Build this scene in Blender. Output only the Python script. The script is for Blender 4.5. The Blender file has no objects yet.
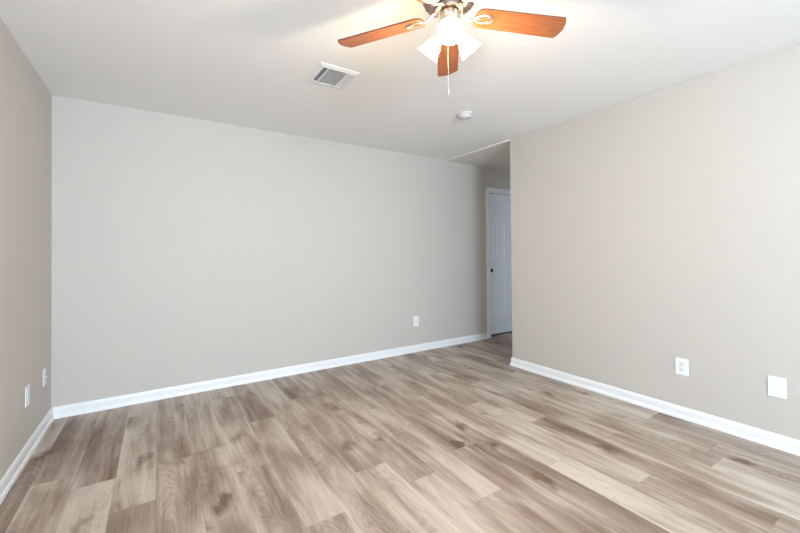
import bpy, bmesh, math, random
from mathutils import Vector, Matrix
random.seed(7)
S = bpy.context.scene
C = S.collection
PI = math.pi

# ------------------------------------------------------------------ camera
F_PX, CY, TH, CH, PIT, RO = 374.289, 248.7186, .5743, 1.2209, .0113, -.0091
Rv = Vector((math.cos(TH), -math.sin(TH), 0)); F0 = Vector((math.sin(TH), math.cos(TH), 0)); Zv = Vector((0, 0, 1))
Fv = F0 * math.cos(PIT) + Zv * math.sin(PIT); Uv = -F0 * math.sin(PIT) + Zv * math.cos(PIT)
R2 = Rv * math.cos(RO) + Uv * math.sin(RO); U2 = Uv * math.cos(RO) - Rv * math.sin(RO)
cd = bpy.data.cameras.new('camera'); cam = bpy.data.objects.new('camera', cd); C.objects.link(cam)
m = Matrix((R2, U2, -Fv)).transposed().to_4x4(); m.translation = (0, 0, CH)
cam.matrix_world = m
cd.sensor_fit = 'HORIZONTAL'; cd.sensor_width = 36; cd.lens = 36 * F_PX / 800
cd.shift_y = -(266.5 - CY) / 800; cd.clip_start = .02
S.camera = cam

# ------------------------------------------------------------------ world, added fill lights, exposure
w = bpy.data.worlds.new('world'); S.world = w; w.use_nodes = True
w.node_tree.nodes['Background'].inputs[0].default_value = (.75, .87, 1, 1)
w.node_tree.nodes['Background'].inputs[1].default_value = 1.0
S.view_settings.view_transform = 'Standard'; S.view_settings.look = 'None'
S.view_settings.gamma = 1; S.view_settings.use_curve_mapping = False
S.view_settings.exposure = 0.33

# room: left wall x=XL, back wall y=YB, right wall x=XR ending at y=YC, hall beyond it
XL, YB, XR, YC, H, YF = -.6725, 3.7933, 3.2003, 2.742, 2.44, -2.7
XH = 5.6                                    # far end of the hall
ADDED_WINS = [(-.1, 1.1, .75, 2.1), (1.4, 2.6, .75, 2.1)]   # added openings, out of view, in the front wall (x0,x1,z0,z1)
def area(name, loc, rot, sx, sy, power, col):
    l = bpy.data.lights.new(name, 'AREA'); l.shape = 'RECTANGLE'; l.size = sx; l.size_y = sy
    l.energy = power; l.color = col
    o = bpy.data.objects.new(name, l); C.objects.link(o); o.location = loc; o.rotation_euler = rot
    return o
FILL_POWER = (86, 2)
UPLIGHT_POWER = (132, 8)
for (x0, x1, z0, z1), pw, gp in zip(ADDED_WINS, FILL_POWER, UPLIGHT_POWER):
    area('added_window_fill', ((x0 + x1) / 2, YF - .06, (z0 + z1) / 2), (PI / 2 - math.radians(10), 0, 0), x1 - x0, z1 - z0, pw, (.36, .66, 1.0))  # cool fill added behind the camera, at the made-up openings
    # upward fill added to brighten the ceiling
    area('added_uplight', ((x0 + x1) / 2, YF - .06, (z0 + z1) / 2), (PI / 2 + math.radians(38), 0, 0), x1 - x0, (z1 - z0) * .8, gp, (.84, .91, .98))
area('added_hall_fill', (4.75, 1.02, 1.15), (PI / 2, 0, 0), 1.0, 1.1, 15, (.60, .77, 1.0))  # unseen fill added to throw cool light on the hall door
BULB_POWER = 15.0
WARM = (1.0, .80, .58)

# ------------------------------------------------------------------ materials
def mat(name, col, rough=.5, metal=0, **kw):
    ma = bpy.data.materials.new(name); ma.use_nodes = True
    b = ma.node_tree.nodes['Principled BSDF']
    b.inputs['Base Color'].default_value = (*col, 1); b.inputs['Roughness'].default_value = rough
    b.inputs['Metallic'].default_value = metal
    for k, v in kw.items(): b.inputs[k].default_value = v
    return ma
def nd(ma, t, **kw):
    n = ma.node_tree.nodes.new(t)
    for k, v in kw.items(): setattr(n, k, v)
    return n
def lk(ma, a, b): ma.node_tree.links.new(a, b)
def add_bump(ma, scale, strength, dist=.002, detail=3):
    tc = nd(ma, 'ShaderNodeTexCoord'); nz = nd(ma, 'ShaderNodeTexNoise')
    nz.inputs['Scale'].default_value = scale; nz.inputs['Detail'].default_value = detail
    bp = nd(ma, 'ShaderNodeBump'); bp.inputs['Strength'].default_value = strength; bp.inputs['Distance'].default_value = dist
    lk(ma, tc.outputs['Object'], nz.inputs['Vector']); lk(ma, nz.outputs['Fac'], bp.inputs['Height'])
    lk(ma, bp.outputs['Normal'], ma.node_tree.nodes['Principled BSDF'].inputs['Normal'])
    return ma
M_wall = add_bump(mat('greige_wall_paint', (.57, .535, .487), .62), 160, .10)
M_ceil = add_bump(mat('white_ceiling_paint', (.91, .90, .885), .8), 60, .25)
M_hallceil = add_bump(mat('hall_ceiling_tan', (.84, .80, .74), .8), 60, .25)  # slightly darker and tanner than the room ceiling
M_trim = mat('white_trim_paint', (.86, .87, .87), .35)
M_door = mat('white_door_paint', (.80, .82, .86), .4)
M_plast = mat('white_plastic', (.86, .87, .88), .35)
M_plast2 = mat('offwhite_plastic', (.79, .81, .825), .35)
M_slot = mat('dark_slot', (.10, .10, .11), .6)
M_det = mat('muted_white_plastic', (.60, .585, .575), .5)  # white toned down to an even light grey
M_vent = mat('white_enamel', (.84, .85, .86), .45)
M_duct = mat('duct_interior', (.30, .31, .34), .6)
M_nick = mat('brushed_nickel', (.62, .57, .52), .28, 1)
M_nickd = mat('dark_nickel', (.30, .25, .22), .35, 1)
M_silver = mat('satin_silver', (.60, .57, .54), .3, .85)
M_bronze = mat('dark_bronze', (.03, .026, .024), .35, .6)
M_chain = mat('chain_metal', (.5, .48, .46), .3, .6)
M_screw = mat('screw_metal', (.7, .7, .68), .35, .7)
M_black = mat('painted_gap_shade', (.03, .025, .02), .8)
def emis(name, col, s):
    ma = mat(name, (.9, .88, .84), .4)
    b = ma.node_tree.nodes['Principled BSDF']
    b.inputs['Emission Color'].default_value = (*col, 1); b.inputs['Emission Strength'].default_value = s
    return ma
M_shade = emis('frosted_glass_lit', (1, .74, .46), 36)
M_bulb = emis('bulb_lit', (1, .74, .46), 36)
def blade_mat():
    ma = mat('cherry_wood', (.4, .12, .04), .32)
    b = ma.node_tree.nodes['Principled BSDF']
    tc = nd(ma, 'ShaderNodeTexCoord'); mp = nd(ma, 'ShaderNodeMapping'); mp.inputs['Scale'].default_value = (3, 45, 10)
    nz = nd(ma, 'ShaderNodeTexNoise'); nz.inputs['Scale'].default_value = 2.5; nz.inputs['Detail'].default_value = 5
    cr = nd(ma, 'ShaderNodeValToRGB'); e = cr.color_ramp.elements
    e[0].position = .3; e[0].color = (.22, .068, .024, 1); e[1].position = .72; e[1].color = (.36, .125, .045, 1)
    lk(ma, tc.outputs['Object'], mp.inputs['Vector']); lk(ma, mp.outputs['Vector'], nz.inputs['Vector'])
    lk(ma, nz.outputs['Fac'], cr.inputs['Fac']); lk(ma, cr.outputs['Color'], b.inputs['Base Color'])
    return ma
M_blade = blade_mat()
M_edge = mat('dark_blade_edge', (.10, .03, .02), .4)

def floor_mat():
    ma = mat('oak_vinyl_plank', (.4, .3, .23), .42)
    b = ma.node_tree.nodes['Principled BSDF']; b.inputs['Specular IOR Level'].default_value = .45
    def math_(op, a, c=None):
        n = nd(ma, 'ShaderNodeMath', operation=op)
        for i, v in enumerate((a, c)):
            if v is None: continue
            if isinstance(v, (int, float)): n.inputs[i].default_value = v
            else: lk(ma, v, n.inputs[i])
        return n.outputs[0]
    def noise(vec, scale, detail, rough=.5, dist=0):
        n = nd(ma, 'ShaderNodeTexNoise'); lk(ma, vec, n.inputs['Vector'])
        n.inputs['Scale'].default_value = scale; n.inputs['Detail'].default_value = detail
        n.inputs['Roughness'].default_value = rough; n.inputs['Distortion'].default_value = dist
        return n.outputs['Fac']
    def mapr(v, a, c, d, e):
        n = nd(ma, 'ShaderNodeMapRange'); n.interpolation_type = 'SMOOTHSTEP'; lk(ma, v, n.inputs[0])
        for i, x in enumerate((a, c, d, e)): n.inputs[i + 1].default_value = x
        return n.outputs[0]
    def vec(x, y, z):
        n = nd(ma, 'ShaderNodeCombineXYZ')
        for i, v in enumerate((x, y, z)):
            if isinstance(v, (int, float)): n.inputs[i].default_value = v
            else: lk(ma, v, n.inputs[i])
        return n.outputs[0]
    tc = nd(ma, 'ShaderNodeTexCoord'); sp = nd(ma, 'ShaderNodeSeparateXYZ'); lk(ma, tc.outputs['Object'], sp.inputs[0])
    X, Y = sp.outputs[0], sp.outputs[1]
    at = nd(ma, 'ShaderNodeAttribute', attribute_name='tone'); ts = nd(ma, 'ShaderNodeAttribute', attribute_name='seed')
    tone, seed = at.outputs['Fac'], ts.outputs['Fac']
    sz = math_('MULTIPLY', seed, 37.0)
    # long soft streaks, cloudy blotches, fine pores
    streak = noise(vec(math_('MULTIPLY', X, 13.0), math_('MULTIPLY', Y, 1.3), sz), 1.0, 4, .55, .6)
    cloud = noise(vec(math_('MULTIPLY', X, 5.0), math_('MULTIPLY', Y, 2.0), sz), 1.0, 3, .5, .4)
    fine = noise(vec(math_('MULTIPLY', X, 95.0), math_('MULTIPLY', Y, 4.5), sz), 1.0, 5, .68)
    # cathedral grain: rings of a stretched, warped distance field
    wv = nd(ma, 'ShaderNodeTexWave', wave_type='RINGS', rings_direction='Z')
    warp = noise(vec(math_('MULTIPLY', X, 4.0), math_('MULTIPLY', Y, 1.6), sz), 1.0, 2)
    us = nd(ma, 'ShaderNodeAttribute', attribute_name='mid'); ux = math_('SUBTRACT', X, us.outputs['Fac'])
    sx = math_('ADD', math_('MULTIPLY', ux, 2.6), math_('MULTIPLY', math_('SUBTRACT', warp, .5), 1.2))
    seg = math_('SUBTRACT', math_('FRACT', math_('ADD', math_('MULTIPLY', Y, .45), math_('MULTIPLY', seed, 7.0))), .5)
    lk(ma, vec(sx, math_('MULTIPLY', seg, .85), 0), wv.inputs['Vector'])
    wv.inputs['Scale'].default_value = 11; wv.inputs['Distortion'].default_value = 2.2
    wv.inputs['Detail'].default_value = 2; wv.inputs['Detail Scale'].default_value = 2.2
    cath = wv.outputs['Fac']
    cmask = mapr(noise(vec(math_('MULTIPLY', X, 3.0), math_('MULTIPLY', Y, 1.2), math_('ADD', sz, 5.0)), 1.0, 1), .50, .62, 0, 1)
    # knots
    vo = nd(ma, 'ShaderNodeTexVoronoi'); vo.inputs['Scale'].default_value = 1.0; vo.inputs['Randomness'].default_value = 1
    kw = noise(vec(math_('MULTIPLY', X, 14.0), math_('MULTIPLY', Y, 9.0), sz), 1.0, 3)
    kx = math_('ADD', math_('MULTIPLY', X, 5.2), math_('MULTIPLY', kw, .85))
    lk(ma, vec(kx, math_('ADD', math_('MULTIPLY', Y, 2.5), math_('MULTIPLY', kw, .6)), sz), vo.inputs['Vector'])
    knot = mapr(vo.outputs['Distance'], .02, .28, 1, 0)
    kmask = mapr(noise(vec(math_('MULTIPLY', X, 3.1), math_('MULTIPLY', Y, 2.3), 3.3), 1.0, 1), .42, .60, 0, 1)
    t = math_('ADD', tone, math_('MULTIPLY', math_('SUBTRACT', streak, .5), 1.35))
    t = math_('ADD', t, math_('MULTIPLY', math_('SUBTRACT', cloud, .5), 1.15))
    t = math_('ADD', t, math_('MULTIPLY', math_('SUBTRACT', fine, .5), .55))
    t = math_('ADD', t, math_('MULTIPLY', math_('MULTIPLY', math_('SUBTRACT', cath, .5), cmask), .13))
    t = math_('SUBTRACT', t, math_('MULTIPLY', math_('MULTIPLY', knot, kmask), .75))
    # pale sapwood along some plank edges
    u = math_('ABSOLUTE', math_('SUBTRACT', math_('FRACT', math_('DIVIDE', math_('ADD', X, .57 + .187 * 20), .187)), .5))
    edge = mapr(u, .36, .5, 0, 1)
    emask = mapr(noise(vec(math_('MULTIPLY', X, 2.6), math_('MULTIPLY', Y, .9), math_('ADD', sz, 9.0)), 1.0, 1), .45, .65, 0, 1)
    t = math_('ADD', t, math_('MULTIPLY', math_('MULTIPLY', edge, emask), .26))
    cr = nd(ma, 'ShaderNodeValToRGB'); lk(ma, t, cr.inputs['Fac'])
    e = cr.color_ramp.elements
    e[0].position = 0; e[0].color = (.150, .092, .060, 1); e[1].position = 1; e[1].color = (.57, .505, .425, 1)
    for p, c in ((.28, (.25, .18, .138)), (.52, (.35, .275, .219)), (.76, (.475, .402, .335))):
        n = cr.color_ramp.elements.new(p); n.color = (*c, 1)
    lk(ma, cr.outputs['Color'], b.inputs['Base Color'])
    lk(ma, mapr(fine, .3, .7, .48, .38), b.inputs['Roughness'])
    bp = nd(ma, 'ShaderNodeBump'); bp.inputs['Strength'].default_value = .12; bp.inputs['Distance'].default_value = .001
    lk(ma, fine, bp.inputs['Height']); lk(ma, bp.outputs['Normal'], b.inputs['Normal'])
    return ma
M_floor = floor_mat()
M_sub = mat('plank_joint', (.20, .14, .10), .7)

# ------------------------------------------------------------------ mesh helpers
def bx(bm, x0, x1, y0, y1, z0, z1, mi=0):
    v = [bm.verts.new((x, y, z)) for z in (z0, z1) for y in (y0, y1) for x in (x0, x1)]
    for f in ((0, 2, 3, 1), (4, 5, 7, 6), (0, 1, 5, 4), (2, 6, 7, 3), (0, 4, 6, 2), (1, 3, 7, 5)):
        bm.faces.new([v[i] for i in f]).material_index = mi
def lathe(bm, prof, n=40, mi=0, M=None):
    rings = []
    for r, z in prof:
        if r < 1e-5: rings.append([bm.verts.new((0, 0, z))])
        else: rings.append([bm.verts.new((r * math.cos(2 * PI * k / n), r * math.sin(2 * PI * k / n), z)) for k in range(n)])
    new = [v for r in rings for v in r]
    for a, b in zip(rings, rings[1:]):
        for k in range(n):
            q = [a[k % len(a)], a[(k + 1) % len(a)], b[(k + 1) % len(b)], b[k % len(b)]]
            q = [x for i, x in enumerate(q) if x not in q[:i]]
            if len(q) > 2: bm.faces.new(q).material_index = mi
    if M is not None:
        for v in new: v.co = M @ v.co
def tube(bm, pts, r, n=10, closed=False, sx=1.0, mi=0, cap=True):
    pts = [Vector(p) for p in pts]; N = len(pts); rings = []
    for i, p in enumerate(pts):
        a = pts[(i - 1) % N] if (closed or i) else p; b = pts[(i + 1) % N] if (closed or i < N - 1) else p
        d = (b - a).normalized()
        up = Vector((0, 0, 1)) if abs(d.z) < .95 else Vector((1, 0, 0))
        s = d.cross(up).normalized(); u = s.cross(d)
        rr = r[i] if isinstance(r, (list, tuple)) else r
        rings.append([bm.verts.new(p + (s * math.cos(2 * PI * k / n) * sx + u * math.sin(2 * PI * k / n)) * rr) for k in range(n)])
    for i in range(N if closed else N - 1):
        a, b = rings[i], rings[(i + 1) % N]
        for k in range(n): bm.faces.new((a[k], a[(k + 1) % n], b[(k + 1) % n], b[k])).material_index = mi
    if not closed and cap:
        bm.faces.new(rings[0]).material_index = mi; bm.faces.new(rings[-1]).material_index = mi
def prism(bm, poly, z0, z1, mi=0, side=None):
    lo = [bm.verts.new((x, y, z0)) for x, y in poly]; hi = [bm.verts.new((x, y, z1)) for x, y in poly]
    bm.faces.new(lo[::-1]).material_index = mi; bm.faces.new(hi).material_index = mi
    n = len(poly)
    for k in range(n): bm.faces.new((lo[k], lo[(k + 1) % n], hi[(k + 1) % n], hi[k])).material_index = mi if side is None else side
def obj(name, bm, mats, parent=None, bevel=0, smooth=False, segs=2):
    bmesh.ops.recalc_face_normals(bm, faces=bm.faces)
    me = bpy.data.meshes.new(name); bm.to_mesh(me); bm.free()
    for ma in (mats if isinstance(mats, (list, tuple)) else [mats]): me.materials.append(ma)
    o = bpy.data.objects.new(name, me); C.objects.link(o)
    if parent: o.parent = parent
    if smooth:
        for p in me.polygons: p.use_smooth = True
        me.set_sharp_from_angle(angle=math.radians(40))
    if bevel:
        b = o.modifiers.new('bevel', 'BEVEL'); b.width = bevel; b.segments = segs; b.limit_method = 'ANGLE'
    return o
def struct(name, bm, mats, **kw):
    o = obj(name, bm, mats, **kw); o['kind'] = 'structure'; return o
def thing(name, label, cat, loc=(0, 0, 0), rot=(0, 0, 0), group=None):
    o = bpy.data.objects.new(name, None); C.objects.link(o); o.location = loc; o.rotation_euler = rot
    o.empty_display_size = .05; o['label'] = label; o['category'] = cat
    if group: o['group'] = group
    return o
B = bmesh.new

# ------------------------------------------------------------------ shell
T = .12
bm = B(); bx(bm, XL - T, XL, YF - T, YB + T, 0, H); struct('wall_left', bm, M_wall)
# back wall with a door opening (recessed door)
DX0, DX1, DZ = 3.972, 4.602, 2.09        # rough opening
bm = B(); bx(bm, XL, DX0, YB, YB + T, 0, H); bx(bm, DX0, DX1, YB, YB + T, DZ, H); bx(bm, DX1, XH, YB, YB + T, 0, H)
struct('wall_back', bm, M_wall)
bm = B(); bx(bm, DX0 - .1, DX1 + .1, YB + T + .30, YB + T + .34, 0, H); struct('wall_closet', bm, M_wall)
# right wall, and its return along the hall, with an added doorway out of view
bm = B(); bx(bm, XR, XR + T, YF - T, YC, 0, H); bx(bm, XR + T, 4.32, YC - T, YC, 0, H); bx(bm, 5.14, XH, YC - T, YC, 0, H); bx(bm, 4.32, 5.14, YC - T, YC, 2.04, H)
struct('wall_right', bm, M_wall, bevel=.004)
bm = B(); bx(bm, XH, XH + T, YC - T, YB + T, 0, H); struct('wall_hall_end', bm, M_wall)
# unseen room added across the hall, open to a fill light
bm = B(); bx(bm, XR + T, 4.25, .98, 1.0, 0, H); bx(bm, 5.25, XH + T, .98, 1.0, 0, H); bx(bm, 4.25, 5.25, .98, 1.0, 0, .6); bx(bm, 4.25, 5.25, .98, 1.0, 1.7, H)
bx(bm, XH, XH + T, 1.0, YC - T, 0, H)
struct('added_room_wall', bm, M_wall)
bm = B(); xs = XL
for x0, x1, z0, z1 in ADDED_WINS:
    bx(bm, xs, x0, YF - T, YF, 0, H); bx(bm, x0, x1, YF - T, YF, 0, z0); bx(bm, x0, x1, YF - T, YF, z1, H); xs = x1
bx(bm, xs, XR, YF - T, YF, 0, H)
struct('wall_front', bm, M_wall)
for i, (x0, x1, z0, z1) in enumerate(ADDED_WINS):
    bm = B(); y0, y1 = YF - .10, YF - .075; t = .04
    bx(bm, x0, x0 + t, y0, y1, z0, z1); bx(bm, x1 - t, x1, y0, y1, z0, z1)
    bx(bm, x0 + t, x1 - t, y0, y1, z0, z0 + t); bx(bm, x0 + t, x1 - t, y0, y1, z1 - t, z1)
    bx(bm, x0 + t, x1 - t, y0, y1, (z0 + z1) / 2 - .02, (z0 + z1) / 2 + .02)
    struct('added_window_%d' % (i + 1), bm, M_trim)  # frames for the added openings, never in view
# ceilings: the hall's is a hair lower, its edge in line with the right wall
STEP = .012
bm = B(); bx(bm, XL - T, XR, YF - T, YB + T, H, H + .1); bx(bm, XR, XR + T, YF - T, YC, H, H + .1); struct('ceiling', bm, M_ceil)
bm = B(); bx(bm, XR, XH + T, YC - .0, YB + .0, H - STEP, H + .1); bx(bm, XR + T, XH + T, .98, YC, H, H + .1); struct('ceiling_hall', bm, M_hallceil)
# floor
PW, PL = .187, 1.245
X0 = -.57
joints = {0: 2.75, 1: 2.588, 2: 2.25, 3: 2.617, 5: 2.27, 6: 1.645, 8: 1.90, 9: 1.66, 10: 2.60, 12: 1.766, 13: 1.35,
          14: .987, 15: 1.755, 16: 1.34, 17: .835, 19: 1.325}
# tone of the plank just beyond the joint (farther from the camera) and just before it
tones = {0: (.36, .52), 1: (.36, .78), 2: (.66, .42), 3: (.40, .40), 5: (.66, .44), 6: (.50, .34), 8: (.42, .72), 9: (.56, .62),
         10: (.42, .80), 12: (.60, .16), 13: (.70, .84), 14: (.82, .58), 15: (.62, .30), 16: (.50, .66), 17: (.55, .72),
         19: (.62, .40), 4: (.44, .50), 7: (.50, .58), 11: (.40, .38), 18: (.66, .70)}
def build_floor():
    bm = B(); tl = bm.faces.layers.float.new('tone'); sl = bm.faces.layers.float.new('seed'); ml = bm.faces.layers.float.new('mid')
    g = .0004
    n = -1
    while X0 + n * PW < XH:
        xa, xb = X0 + n * PW, X0 + (n + 1) * PW
        j = joints.get(n, 1.0 + (n * .41) % PL)
        ylo, yhi = (YF, YB + .3) if xa < XR else (1.0, YB + .3)
        for k in range(-4, 4):
            y0, y1 = j + k * PL, j + (k + 1) * PL
            tn = tones.get(n, (.45, .55))
            base = tn[0] if k == 0 else tn[1] if k == -1 else min(.7, tn[0]) + random.uniform(-.1, .1) if k == 1 else random.uniform(.35, .72)
            if n == -1: base = .40
            y0c, y1c = max(y0, ylo), min(y1, yhi)
            xac, xbc = max(xa, XL), min(xb, XH)
            if y1c - y0c < .01 or xbc - xac < .01: continue
            f = bm.faces.new([bm.verts.new(p) for p in ((xac + g, y0c + g, 0), (xbc - g, y0c + g, 0), (xbc - g, y1c - g, 0), (xac + g, y1c - g, 0))])
            f[tl] = .54 + (base - .52) * .72; f[sl] = random.random(); f[ml] = (xa + xb) / 2 + random.uniform(-.04, .04); f.material_index = 0
        n += 1
    v = [bm.verts.new(p) for p in ((XL - T, YF - T, -.0012), (XH + T, YF - T, -.0012), (XH + T, YB + .45, -.0012), (XL - T, YB + .45, -.0012))]
    bm.faces.new(v).material_index = 1
    me = bpy.data.meshes.new('floor'); bm.to_mesh(me); bm.free()
    me.materials.append(M_floor); me.materials.append(M_sub)
    o = bpy.data.objects.new('floor', me); C.objects.link(o); o['kind'] = 'structure'
build_floor()

# baseboards: board with an eased top plus a shoe moulding
def baseboard(name, path):
    """path: floor points; profile is extruded to the LEFT of the walking direction (into the room)"""
    prof = [(0, 0), (.021, 0), (.0205, .012), (.017, .022), (.0115, .027), (.0115, .066), (.009, .074), (.0075, .082), (.004, .086), (0, .086)]
    bm = B(); pts = [Vector((*p, 0)) for p in path]; rings = []
    for i, p in enumerate(pts):
        nn = []
        if i > 0: d = (p - pts[i - 1]).normalized(); nn.append(Vector((-d.y, d.x, 0)))
        if i < len(pts) - 1: d = (pts[i + 1] - p).normalized(); nn.append(Vector((-d.y, d.x, 0)))
        nv = nn[0] if len(nn) == 1 else (nn[0] + nn[1]) / (1 + nn[0].dot(nn[1]))
        rings.append([bm.verts.new(p + nv * a + Vector((0, 0, z))) for a, z in prof])
    for a, b in zip(rings, rings[1:]):
        for k in range(len(prof)):
            k2 = (k + 1) % len(prof); bm.faces.new((a[k], a[k2], b[k2], b[k]))
    bm.faces.new(rings[0]); bm.faces.new(rings[-1][::-1])
    struct(name, bm, M_trim)
CASW = .062
baseboard('baseboard_left', [(XL, YB), (XL, YF)])
baseboard('baseboard_back', [(DX0 - CASW + .004, YB), (XL + .0115, YB)])
baseboard('baseboard_right', [(XR, YF), (XR, YC), (4.32, YC)])
baseboard('baseboard_hall', [(XH, YB), (DX1 + CASW - .004, YB)])
baseboard('baseboard_front', [(XL + .0115, YF), (XR - .0115, YF)])

# door: casing and jamb as trim, the six panel leaf recessed in the opening
bm = B(); e = .012
def casing_leg(xa, xb): bx(bm, xa, xb, YB - .016, YB, 0, DZ + CASW - .008)
bx(bm, DX0 - CASW + .004, DX0 + .006, YB - .016, YB, 0, DZ - .006)
bx(bm, DX1 - .006, DX1 + CASW - .004, YB - .016, YB, 0, DZ - .006)
bx(bm, DX0 - CASW + .004, DX1 + CASW - .004, YB - .016, YB, DZ - .006, DZ + CASW - .008)
bx(bm, DX0 - CASW + .004, DX0 - CASW + .018, YB - .021, YB - .016, 0, DZ + CASW - .008)       # raised outer bead
bx(bm, DX0 - CASW + .018, DX1 + CASW - .018, YB - .021, YB - .016, DZ + CASW - .022, DZ + CASW - .008)
struct('trim_1', bm, M_trim, bevel=.002)
bm = B()
bx(bm, DX0, DX0 + .012, YB, YB + T, 0, DZ - .012); bx(bm, DX1 - .012, DX1, YB, YB + T, 0, DZ - .012); bx(bm, DX0, DX1, YB, YB + T, DZ - .012, DZ)
struct('trim_2', bm, M_trim)
dr = bpy.data.objects.new('door_1', None); C.objects.link(dr); dr.location = (DX0 + .015, YB + .080, .022); dr['kind'] = 'structure'
dr.empty_display_size = .05
DW, DH, DT = DX1 - DX0 - .03, DZ - .012 - .003 - .022, .035
def door_leaf():
    bm = B()
    xs = [0, .115, .238, DW - .238, DW - .115, DW]
    zs = [0, .213, .833, 1.030, 1.615, 1.732, 1.945, DH]
    vs = {}
    def V(x, y, z):
        k = (round(x, 5), round(y, 5), round(z, 5))
        if k not in vs: vs[k] = bm.verts.new(k)
        return vs[k]
    for i in range(5):
        for j in range(7):
            x0, x1, z0, z1 = xs[i], xs[i + 1], zs[j], zs[j + 1]
            if i in (1, 3) and j in (1, 3, 5):
                lv = [(0, 0), (.010, .009), (.022, .009), (.040, .002)]      # inset, depth: sticking, groove, raised field
                for (a, da), (b, db) in zip(lv, lv[1:]):
                    q0 = [(x0 + a, z0 + a), (x1 - a, z0 + a), (x1 - a, z1 - a), (x0 + a, z1 - a)]
                    q1 = [(x0 + b, z0 + b), (x1 - b, z0 + b), (x1 - b, z1 - b), (x0 + b, z1 - b)]
                    for k in range(4):
                        k2 = (k + 1) % 4
                        bm.faces.new((V(q0[k][0], da, q0[k][1]), V(q0[k2][0], da, q0[k2][1]), V(q1[k2][0], db, q1[k2][1]), V(q1[k][0], db, q1[k][1])))
                a, d = lv[-1]
                bm.faces.new((V(x0 + a, d, z0 + a), V(x1 - a, d, z0 + a), V(x1 - a, d, z1 - a), V(x0 + a, d, z1 - a)))
            else: bm.faces.new((V(x0, 0, z0), V(x1, 0, z0), V(x1, 0, z1), V(x0, 0, z1)))
    # sides and back
    lo = [V(x, 0, 0) for x in xs]; hi = [V(x, 0, DH) for x in xs]
    b00, b10, b11, b01 = V(0, DT, 0), V(DW, DT, 0), V(DW, DT, DH), V(0, DT, DH)
    bm.faces.new(lo + [b10, b00]); bm.faces.new(hi + [b11, b01])
    bm.faces.new([V(0, 0, z) for z in zs] + [b01, b00]); bm.faces.new([V(DW, 0, z) for z in zs] + [b11, b10])
    bm.faces.new((b00, b10, b11, b01))
    return obj('door_leaf', bm, M_door, dr)
door_leaf()
bm = B()
Mk = Matrix.Translation((.060, 0, .933)) @ Matrix.Rotation(PI / 2, 4, 'X')
lathe(bm, [(0, -.001), (.031, -.001), (.031, .004), (.026, .009), (.012, .011), (.011, .026), (.017, .032), (.026, .042), (.028, .051), (.024, .059), (.012, .064), (0, .065)], 28, M=Mk)
k = obj('door_knob', bm, M_bronze, dr, smooth=True); k['label'] = 'dark bronze round door knob'
bm = B(); bx(bm, DX0 + .012, DX1 - .012, YB + .072, YB + T, 0, .006); struct('gap_shade_strip', bm, M_black)  # near-black strip, paints the shade in the gap under the door

# ------------------------------------------------------------------ wall plates
def plate(name, label, cat, loc, rotz, kind, wd=.078, ht=.122, group=None):
    t = thing(name, label, cat, loc, (0, 0, rotz), group)      # local: x right, -y out of the wall
    bm = B(); bx(bm, -wd / 2, wd / 2, -.006, -.0002, -ht / 2, ht / 2)
    obj('cover_plate', bm, M_plast, t, bevel=.0025)
    if kind == 'duplex':
        for s in (-1, 1):
            bm = B()
            pts = []
            for k in range(24):
                a = 2 * PI * k / 24; pts.append((max(-.0165, min(.0165, .0185 * math.cos(a))), max(-.0135, min(.0135, .0185 * math.sin(a)))))
            prism(bm, pts, 0, .003)
            for v in bm.verts: v.co = Vector((v.co.x, -.006 - v.co.z, v.co.y + s * .0195))
            f = obj('socket', bm, M_plast2, t)
            bm = B(); z = s * .0195
            bx(bm, -.0085, -.0060, -.0094, -.0088, z - .001, z + .0075); bx(bm, .0060, .0085, -.0094, -.0088, z - .001, z + .0065)
            bx(bm, -.0025, .0025, -.0094, -.0088, z - .0095, z - .0055)
            obj('slot', bm, M_slot, f)
        bm = B(); lathe(bm, [(0, 0), (.0035, 0), (.003, .001), (0, .0013)], 12, M=Matrix.Translation((0, -.006, 0)) @ Matrix.Rotation(PI / 2, 4, 'X'))
        obj('screw', bm, M_screw, t)
    elif kind == 'blank':
        for s in (-1, 1):
            bm = B(); lathe(bm, [(0, 0), (.0033, 0), (.003, .001), (0, .0013)], 12, M=Matrix.Translation((0, -.006, s * .042)) @ Matrix.Rotation(PI / 2, 4, 'X'))
            obj('screw', bm, M_plast2, t)
        bm = B(); bx(bm, -wd / 2 + .010, wd / 2 - .010, -.0072, -.006, -ht / 2 + .014, ht / 2 - .014)
        obj('raised_field', bm, M_plast2, t, bevel=.0008)
    elif kind == 'coax':
        bm = B(); lathe(bm, [(0, 0), (.008, 0), (.008, .002), (.0048, .002), (.0048, .010), (0, .010)], 16, M=Matrix.Translation((0, -.006, 0)) @ Matrix.Rotation(PI / 2, 4, 'X'))
        obj('cable_jack', bm, M_screw, t, smooth=True)
        for s in (-1, 1):
            bm = B(); lathe(bm, [(0, 0), (.0033, 0), (.003, .001), (0, .0013)], 12, M=Matrix.Translation((0, -.006, s * .042)) @ Matrix.Rotation(PI / 2, 4, 'X'))
            obj('screw', bm, M_plast2, t)
    return t
plate('wall_outlet', 'small white outlet on the wide back wall, just above the baseboard left of the doorway', 'outlet', (2.680, YB, .376), 0, 'duplex')
plate('wall_outlet', 'white double socket outlet on the right wall, the one nearer the hall corner', 'outlet', (XR, 1.184, .375), -PI / 2, 'duplex', .082, .122)
plate('blank_wall_plate', 'wider white blank cover plate on the right wall, near the photo edge', 'wall plate', (XR, .686, .374), -PI / 2, 'blank', .084, .124)
plate('wall_outlet', 'white outlet on the left wall, the lower one farther from the room corner', 'outlet', (XL, 3.166, .372), PI / 2, 'duplex')
plate('cable_wall_plate', 'white wall plate on the left wall, the one next to the room corner', 'wall plate', (XL, 3.576, .372), PI / 2, 'coax', .075, .118)

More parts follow.
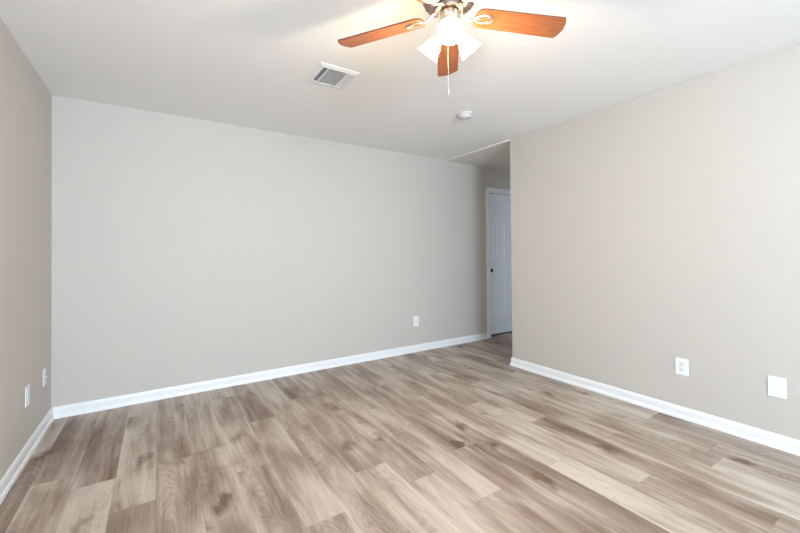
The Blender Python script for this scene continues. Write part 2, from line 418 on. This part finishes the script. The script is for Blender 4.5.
# ------------------------------------------------------------------ ceiling register
def register():
    x0, x1, y0, y1 = .868, 1.152, 2.252, 2.552
    cx, cy = (x0 + x1) / 2, (y0 + y1) / 2
    t = thing('ceiling_vent', 'square white air vent with slats set in the ceiling left of the fan', 'vent', (cx, cy, H))
    hw, hh = (x1 - x0) / 2, (y1 - y0) / 2
    ix, iy = hw - .036, hh - .036
    bm = B()
    def ring(a, b, za, zb):
        q0 = [(-a[0], -a[1], za), (a[0], -a[1], za), (a[0], a[1], za), (-a[0], a[1], za)]
        q1 = [(-b[0], -b[1], zb), (b[0], -b[1], zb), (b[0], b[1], zb), (-b[0], b[1], zb)]
        A = [bm.verts.new(p) for p in q0]; Bv = [bm.verts.new(p) for p in q1]
        for k in range(4): bm.faces.new((A[k], A[(k + 1) % 4], Bv[(k + 1) % 4], Bv[k]))
    ring((hw, hh), (hw, hh), -.0002, -.003); ring((hw, hh), (hw - .010, hh - .010), -.003, -.006)
    ring((hw - .010, hh - .010), (ix + .008, iy + .008), -.006, -.011); ring((ix + .008, iy + .008), (ix, iy), -.011, -.012)
    ring((ix, iy), (ix, iy), -.012, -.0002)
    obj('frame', bm, M_vent, t)
    bm = B(); bx(bm, -ix, ix, -iy, iy, -.0012, -.0003); obj('duct_opening', bm, M_duct, t)
    # bars that split the face in three
    d = .040
    bm = B()
    for s in (-1, 1):
        bm = B(); bx(bm, s * (ix - d) - .003, s * (ix - d) + .003, -iy, iy, -.0118, -.002); obj('divider_bar', bm, M_vent, t)
    def slat(cx_, cy_, L, ang, along):
        bm = B(); bx(bm, -L / 2, L / 2, -.0062, .0062, -.0005, .0005)
        R = Matrix.Rotation(ang, 4, 'X')
        if along == 'y': R = Matrix.Rotation(PI / 2, 4, 'Z') @ R
        for v in bm.verts: v.co = Matrix.Translation((cx_, cy_, -.0066)) @ R @ v.co
        obj('slat', bm, M_vent, t)
    n = 15
    for k in range(n): slat(0, -iy + (k + .5) * 2 * iy / n, 2 * (ix - d) - .007, math.radians(42), 'x')
    for s in (-1, 1):
        for k in range(3): slat(s * (ix - d + .003 + (k + .5) * (d - .003) / 3), 0, 2 * iy - .001, math.radians(48 * s), 'y')
    for s in (-1, 1):
        bm = B(); lathe(bm, [(0, -.0095), (.004, -.0095), (.004, -.0115), (0, -.0122)], 10, M=Matrix.Translation((s * (hw - .02), 0, 0)))
        obj('screw', bm, M_vent, t)
register()

# ------------------------------------------------------------------ smoke detector
t = thing('smoke_detector', 'round white smoke detector on the ceiling beyond the fan', 'smoke detector', (2.274, 2.441, H))
bm = B(); lathe(bm, [(0, -.0003), (.066, -.0003), (.066, -.009), (.062, -.012), (0, -.012)], 40); obj('mounting_ring', bm, M_det, t, smooth=True)
bm = B(); lathe(bm, [(.056, -.012), (.058, -.020), (.057, -.030), (.050, -.038), (.036, -.041), (.034, -.039), (.020, -.039), (.018, -.042), (0, -.043)], 40)
obj('cover', bm, M_det, t, smooth=True)
bm = B(); lathe(bm, [(0, -.0412), (.005, -.0412), (.005, -.0445), (0, -.045)], 14, M=Matrix.Translation((-.027, 0, .001))); obj('test_button', bm, M_plast2, t, smooth=True)

# ------------------------------------------------------------------ ceiling fan
FX, FY = 1.049, 1.216
fan = thing('ceiling_fan', 'five-bladed ceiling fan with reddish wood blades, nickel motor and three lit glass shades', 'ceiling fan', (FX, FY, H))
def Z(z): return z - H
bm = B(); lathe(bm, [(0, Z(2.4397)), (.066, Z(2.4397)), (.068, Z(2.43)), (.060, Z(2.40)), (.040, Z(2.385)), (.036, Z(2.372)), (0, Z(2.372))], 40)
obj('canopy', bm, M_nick, fan, smooth=True)
bm = B(); lathe(bm, [(0, Z(2.374)), (.05, Z(2.374)), (.085, Z(2.368)), (.108, Z(2.352)), (.115, Z(2.33)), (.115, Z(2.305)), (.108, Z(2.288)), (.086, Z(2.274)), (.055, Z(2.268)), (0, Z(2.268))], 56)
mh = obj('motor_housing', bm, M_nickd, fan, smooth=True)
bm = B(); lathe(bm, [(.1155, Z(2.333)), (.1185, Z(2.329)), (.1185, Z(2.309)), (.1155, Z(2.304))], 56); obj('trim_band', bm, M_nick, mh, smooth=True)
# cooling holes around the underside
bm = B()
for k in range(20):
    a = 2 * PI * k / 20
    Mh = Matrix.Translation((.0955 * math.cos(a), .0955 * math.sin(a), Z(2.2795))) @ Matrix.Rotation(a, 4, 'Z') @ Matrix.Rotation(math.radians(-32), 4, 'Y') @ Matrix.Diagonal((1.2, .8, 1, 1))
    lathe(bm, [(0, -.0012), (.0062, -.0012), (.0062, .002), (0, .002)], 12, M=Mh)
obj('cooling_hole', bm, M_slot, mh)
bm = B(); lathe(bm, [(.0, Z(2.269)), (.062, Z(2.269)), (.064, Z(2.262)), (.060, Z(2.250)), (.040, Z(2.246)), (0, Z(2.246))], 40); obj('flywheel', bm, M_nickd, fan, smooth=True)
bm = B(); lathe(bm, [(0, Z(2.247)), (.034, Z(2.247)), (.045, Z(2.240)), (.047, Z(2.232)), (.047, Z(2.200)), (.042, Z(2.188)), (.030, Z(2.182)), (0, Z(2.182))], 40); obj('switch_housing', bm, M_nick, fan, smooth=True)
# blades
ZB = Z(2.240)
def blade_outline():
    pts = [(.522, -.0575), (.538, -.030), (.547, .004), (.540, .040), (.530, .0575)]
    # back along the +y edge to the rounded root
    for k in range(0, 9):
        a = PI / 2 + PI * k / 8; pts.append((.152 + .036 * math.cos(a), (.0505) * (abs(math.sin(a)) ** .6) * (1 if math.sin(a) >= 0 else -1)))
    return pts
for k in range(5):
    a = math.radians(50.6 + 72 * k)
    Mb = Matrix.Translation((0, 0, ZB)) @ Matrix.Rotation(a, 4, 'Z') @ Matrix.Rotation(math.radians(-11.5), 4, 'X')
    bm = B(); prism(bm, blade_outline(), -.003, .003, 0, 1)
    bl = obj('blade', bm, [M_blade, M_edge], fan); bl.matrix_local = Mb
    # bracket: curved arm from the flywheel and an oval loop under the blade root
    bm = B(); N = 28
    tube(bm, [(.158 + .040 * math.cos(2 * PI * i / N), .0195 * math.sin(2 * PI * i / N), -.0062) for i in range(N)], .0036, 8, closed=True, sx=1.35)
    tube(bm, [(.050, .000, .018), (.062, .012, .012), (.078, .017, .002), (.095, .013, -.005), (.108, .004, -.0075), (.120, 0, -.0065)], [.0075, .0068, .006, .0055, .0055, .005], 10, sx=1.2)
    tube(bm, [(.119, 0, -.0062), (.150, 0, -.0045)], [.0045, .003], 8)
    bk = obj('blade_bracket', bm, M_silver, bl, smooth=True)
    for sx_, sy_ in ((.135, .0), (.178, .011), (.178, -.011)):
        bm = B(); lathe(bm, [(0, -.0055), (.0032, -.005), (.0042, -.003), (0, -.003)], 10, M=Matrix.Translation((sx_, sy_, 0)))
        obj('screw', bm, M_screw, bk)
# light kit
bm = B(); lathe(bm, [(0, Z(2.183)), (.036, Z(2.183)), (.040, Z(2.176)), (.038, Z(2.160)), (.026, Z(2.150)), (.012, Z(2.146)), (.008, Z(2.138)), (0, Z(2.136))], 36); lkit = obj('light_fitter', bm, M_nick, fan, smooth=True)
TILT = math.radians(46)                     # axis of each shade below the horizontal is 90-48
for k in range(3):
    a = math.radians(230 + 120 * k)
    dr_ = Vector((math.cos(a), math.sin(a), 0)); ax = (dr_ * math.cos(TILT) + Vector((0, 0, -1)) * math.sin(TILT)).normalized()
    p0 = Vector((0, 0, Z(2.168))) + dr_ * .030
    p1 = Vector((0, 0, Z(2.163))) + dr_ * .052
    bm = B(); tube(bm, [p0, (p0 + p1) / 2 + Vector((0, 0, .001)), p1], .009, 10)
    Mx = Matrix.Translation(p1) @ ax.to_track_quat('Z', 'Y').to_matrix().to_4x4() @ Matrix.Diagonal((.9, .9, .85, 1))
    lathe(bm, [(0, -.012), (.014, -.012), (.021, -.004), (.0225, .012), (.0205, .012), (.019, 0), (0, -.002)], 24, M=Mx)
    obj('lamp_holder', bm, M_nick, lkit, smooth=True)
    bm = B()
    lathe(bm, [(.019, .004), (.0215, .013), (.030, .030), (.038, .050), (.043, .070), (.048, .088), (.055, .102), (.0565, .1035), (.0545, .1035), (.046, .088), (.041, .070), (.036, .050), (.028, .030), (.0195, .013)], 40, M=Mx)
    sh = obj('lamp_shade', bm, M_shade, fan, smooth=True)
    sh['label'] = 'lit frosted bell glass shade'
    bm = B(); lathe(bm, [(0, .006), (.011, .008), (.013, .024), (.020, .042), (.024, .056), (.022, .068), (.013, .077), (0, .080)], 20, M=Mx)
    obj('bulb', bm, M_bulb, sh, smooth=True)
    l = bpy.data.lights.new('bulb_light', 'POINT'); l.energy = BULB_POWER; l.color = WARM; l.shadow_soft_size = .032
    lo = bpy.data.objects.new('bulb_light', l); C.objects.link(lo); lo.parent = fan; lo.location = p1 + ax * .082
# pull chain with its end pull
bm = B(); cx_, cy_ = -.004, .006
z = Z(2.137)
while z > Z(1.925):
    lathe(bm, [(0, .0013), (.0013, .0004), (.0013, -.0004), (0, -.0013)], 6, M=Matrix.Translation((cx_, cy_, z))); z -= .0029
tube(bm, [(cx_, cy_, Z(2.139)), (cx_, cy_, Z(1.922))], .0006, 5)
ch = obj('pull_chain', bm, M_chain, fan)
bm = B(); lathe(bm, [(0, Z(1.924)), (.0015, Z(1.922)), (.0022, Z(1.912)), (.0028, Z(1.902)), (.002, Z(1.896)), (0, Z(1.895))], 14, M=Matrix.Translation((cx_, cy_, 0)))
obj('chain_pull', bm, M_chain, ch, smooth=True)
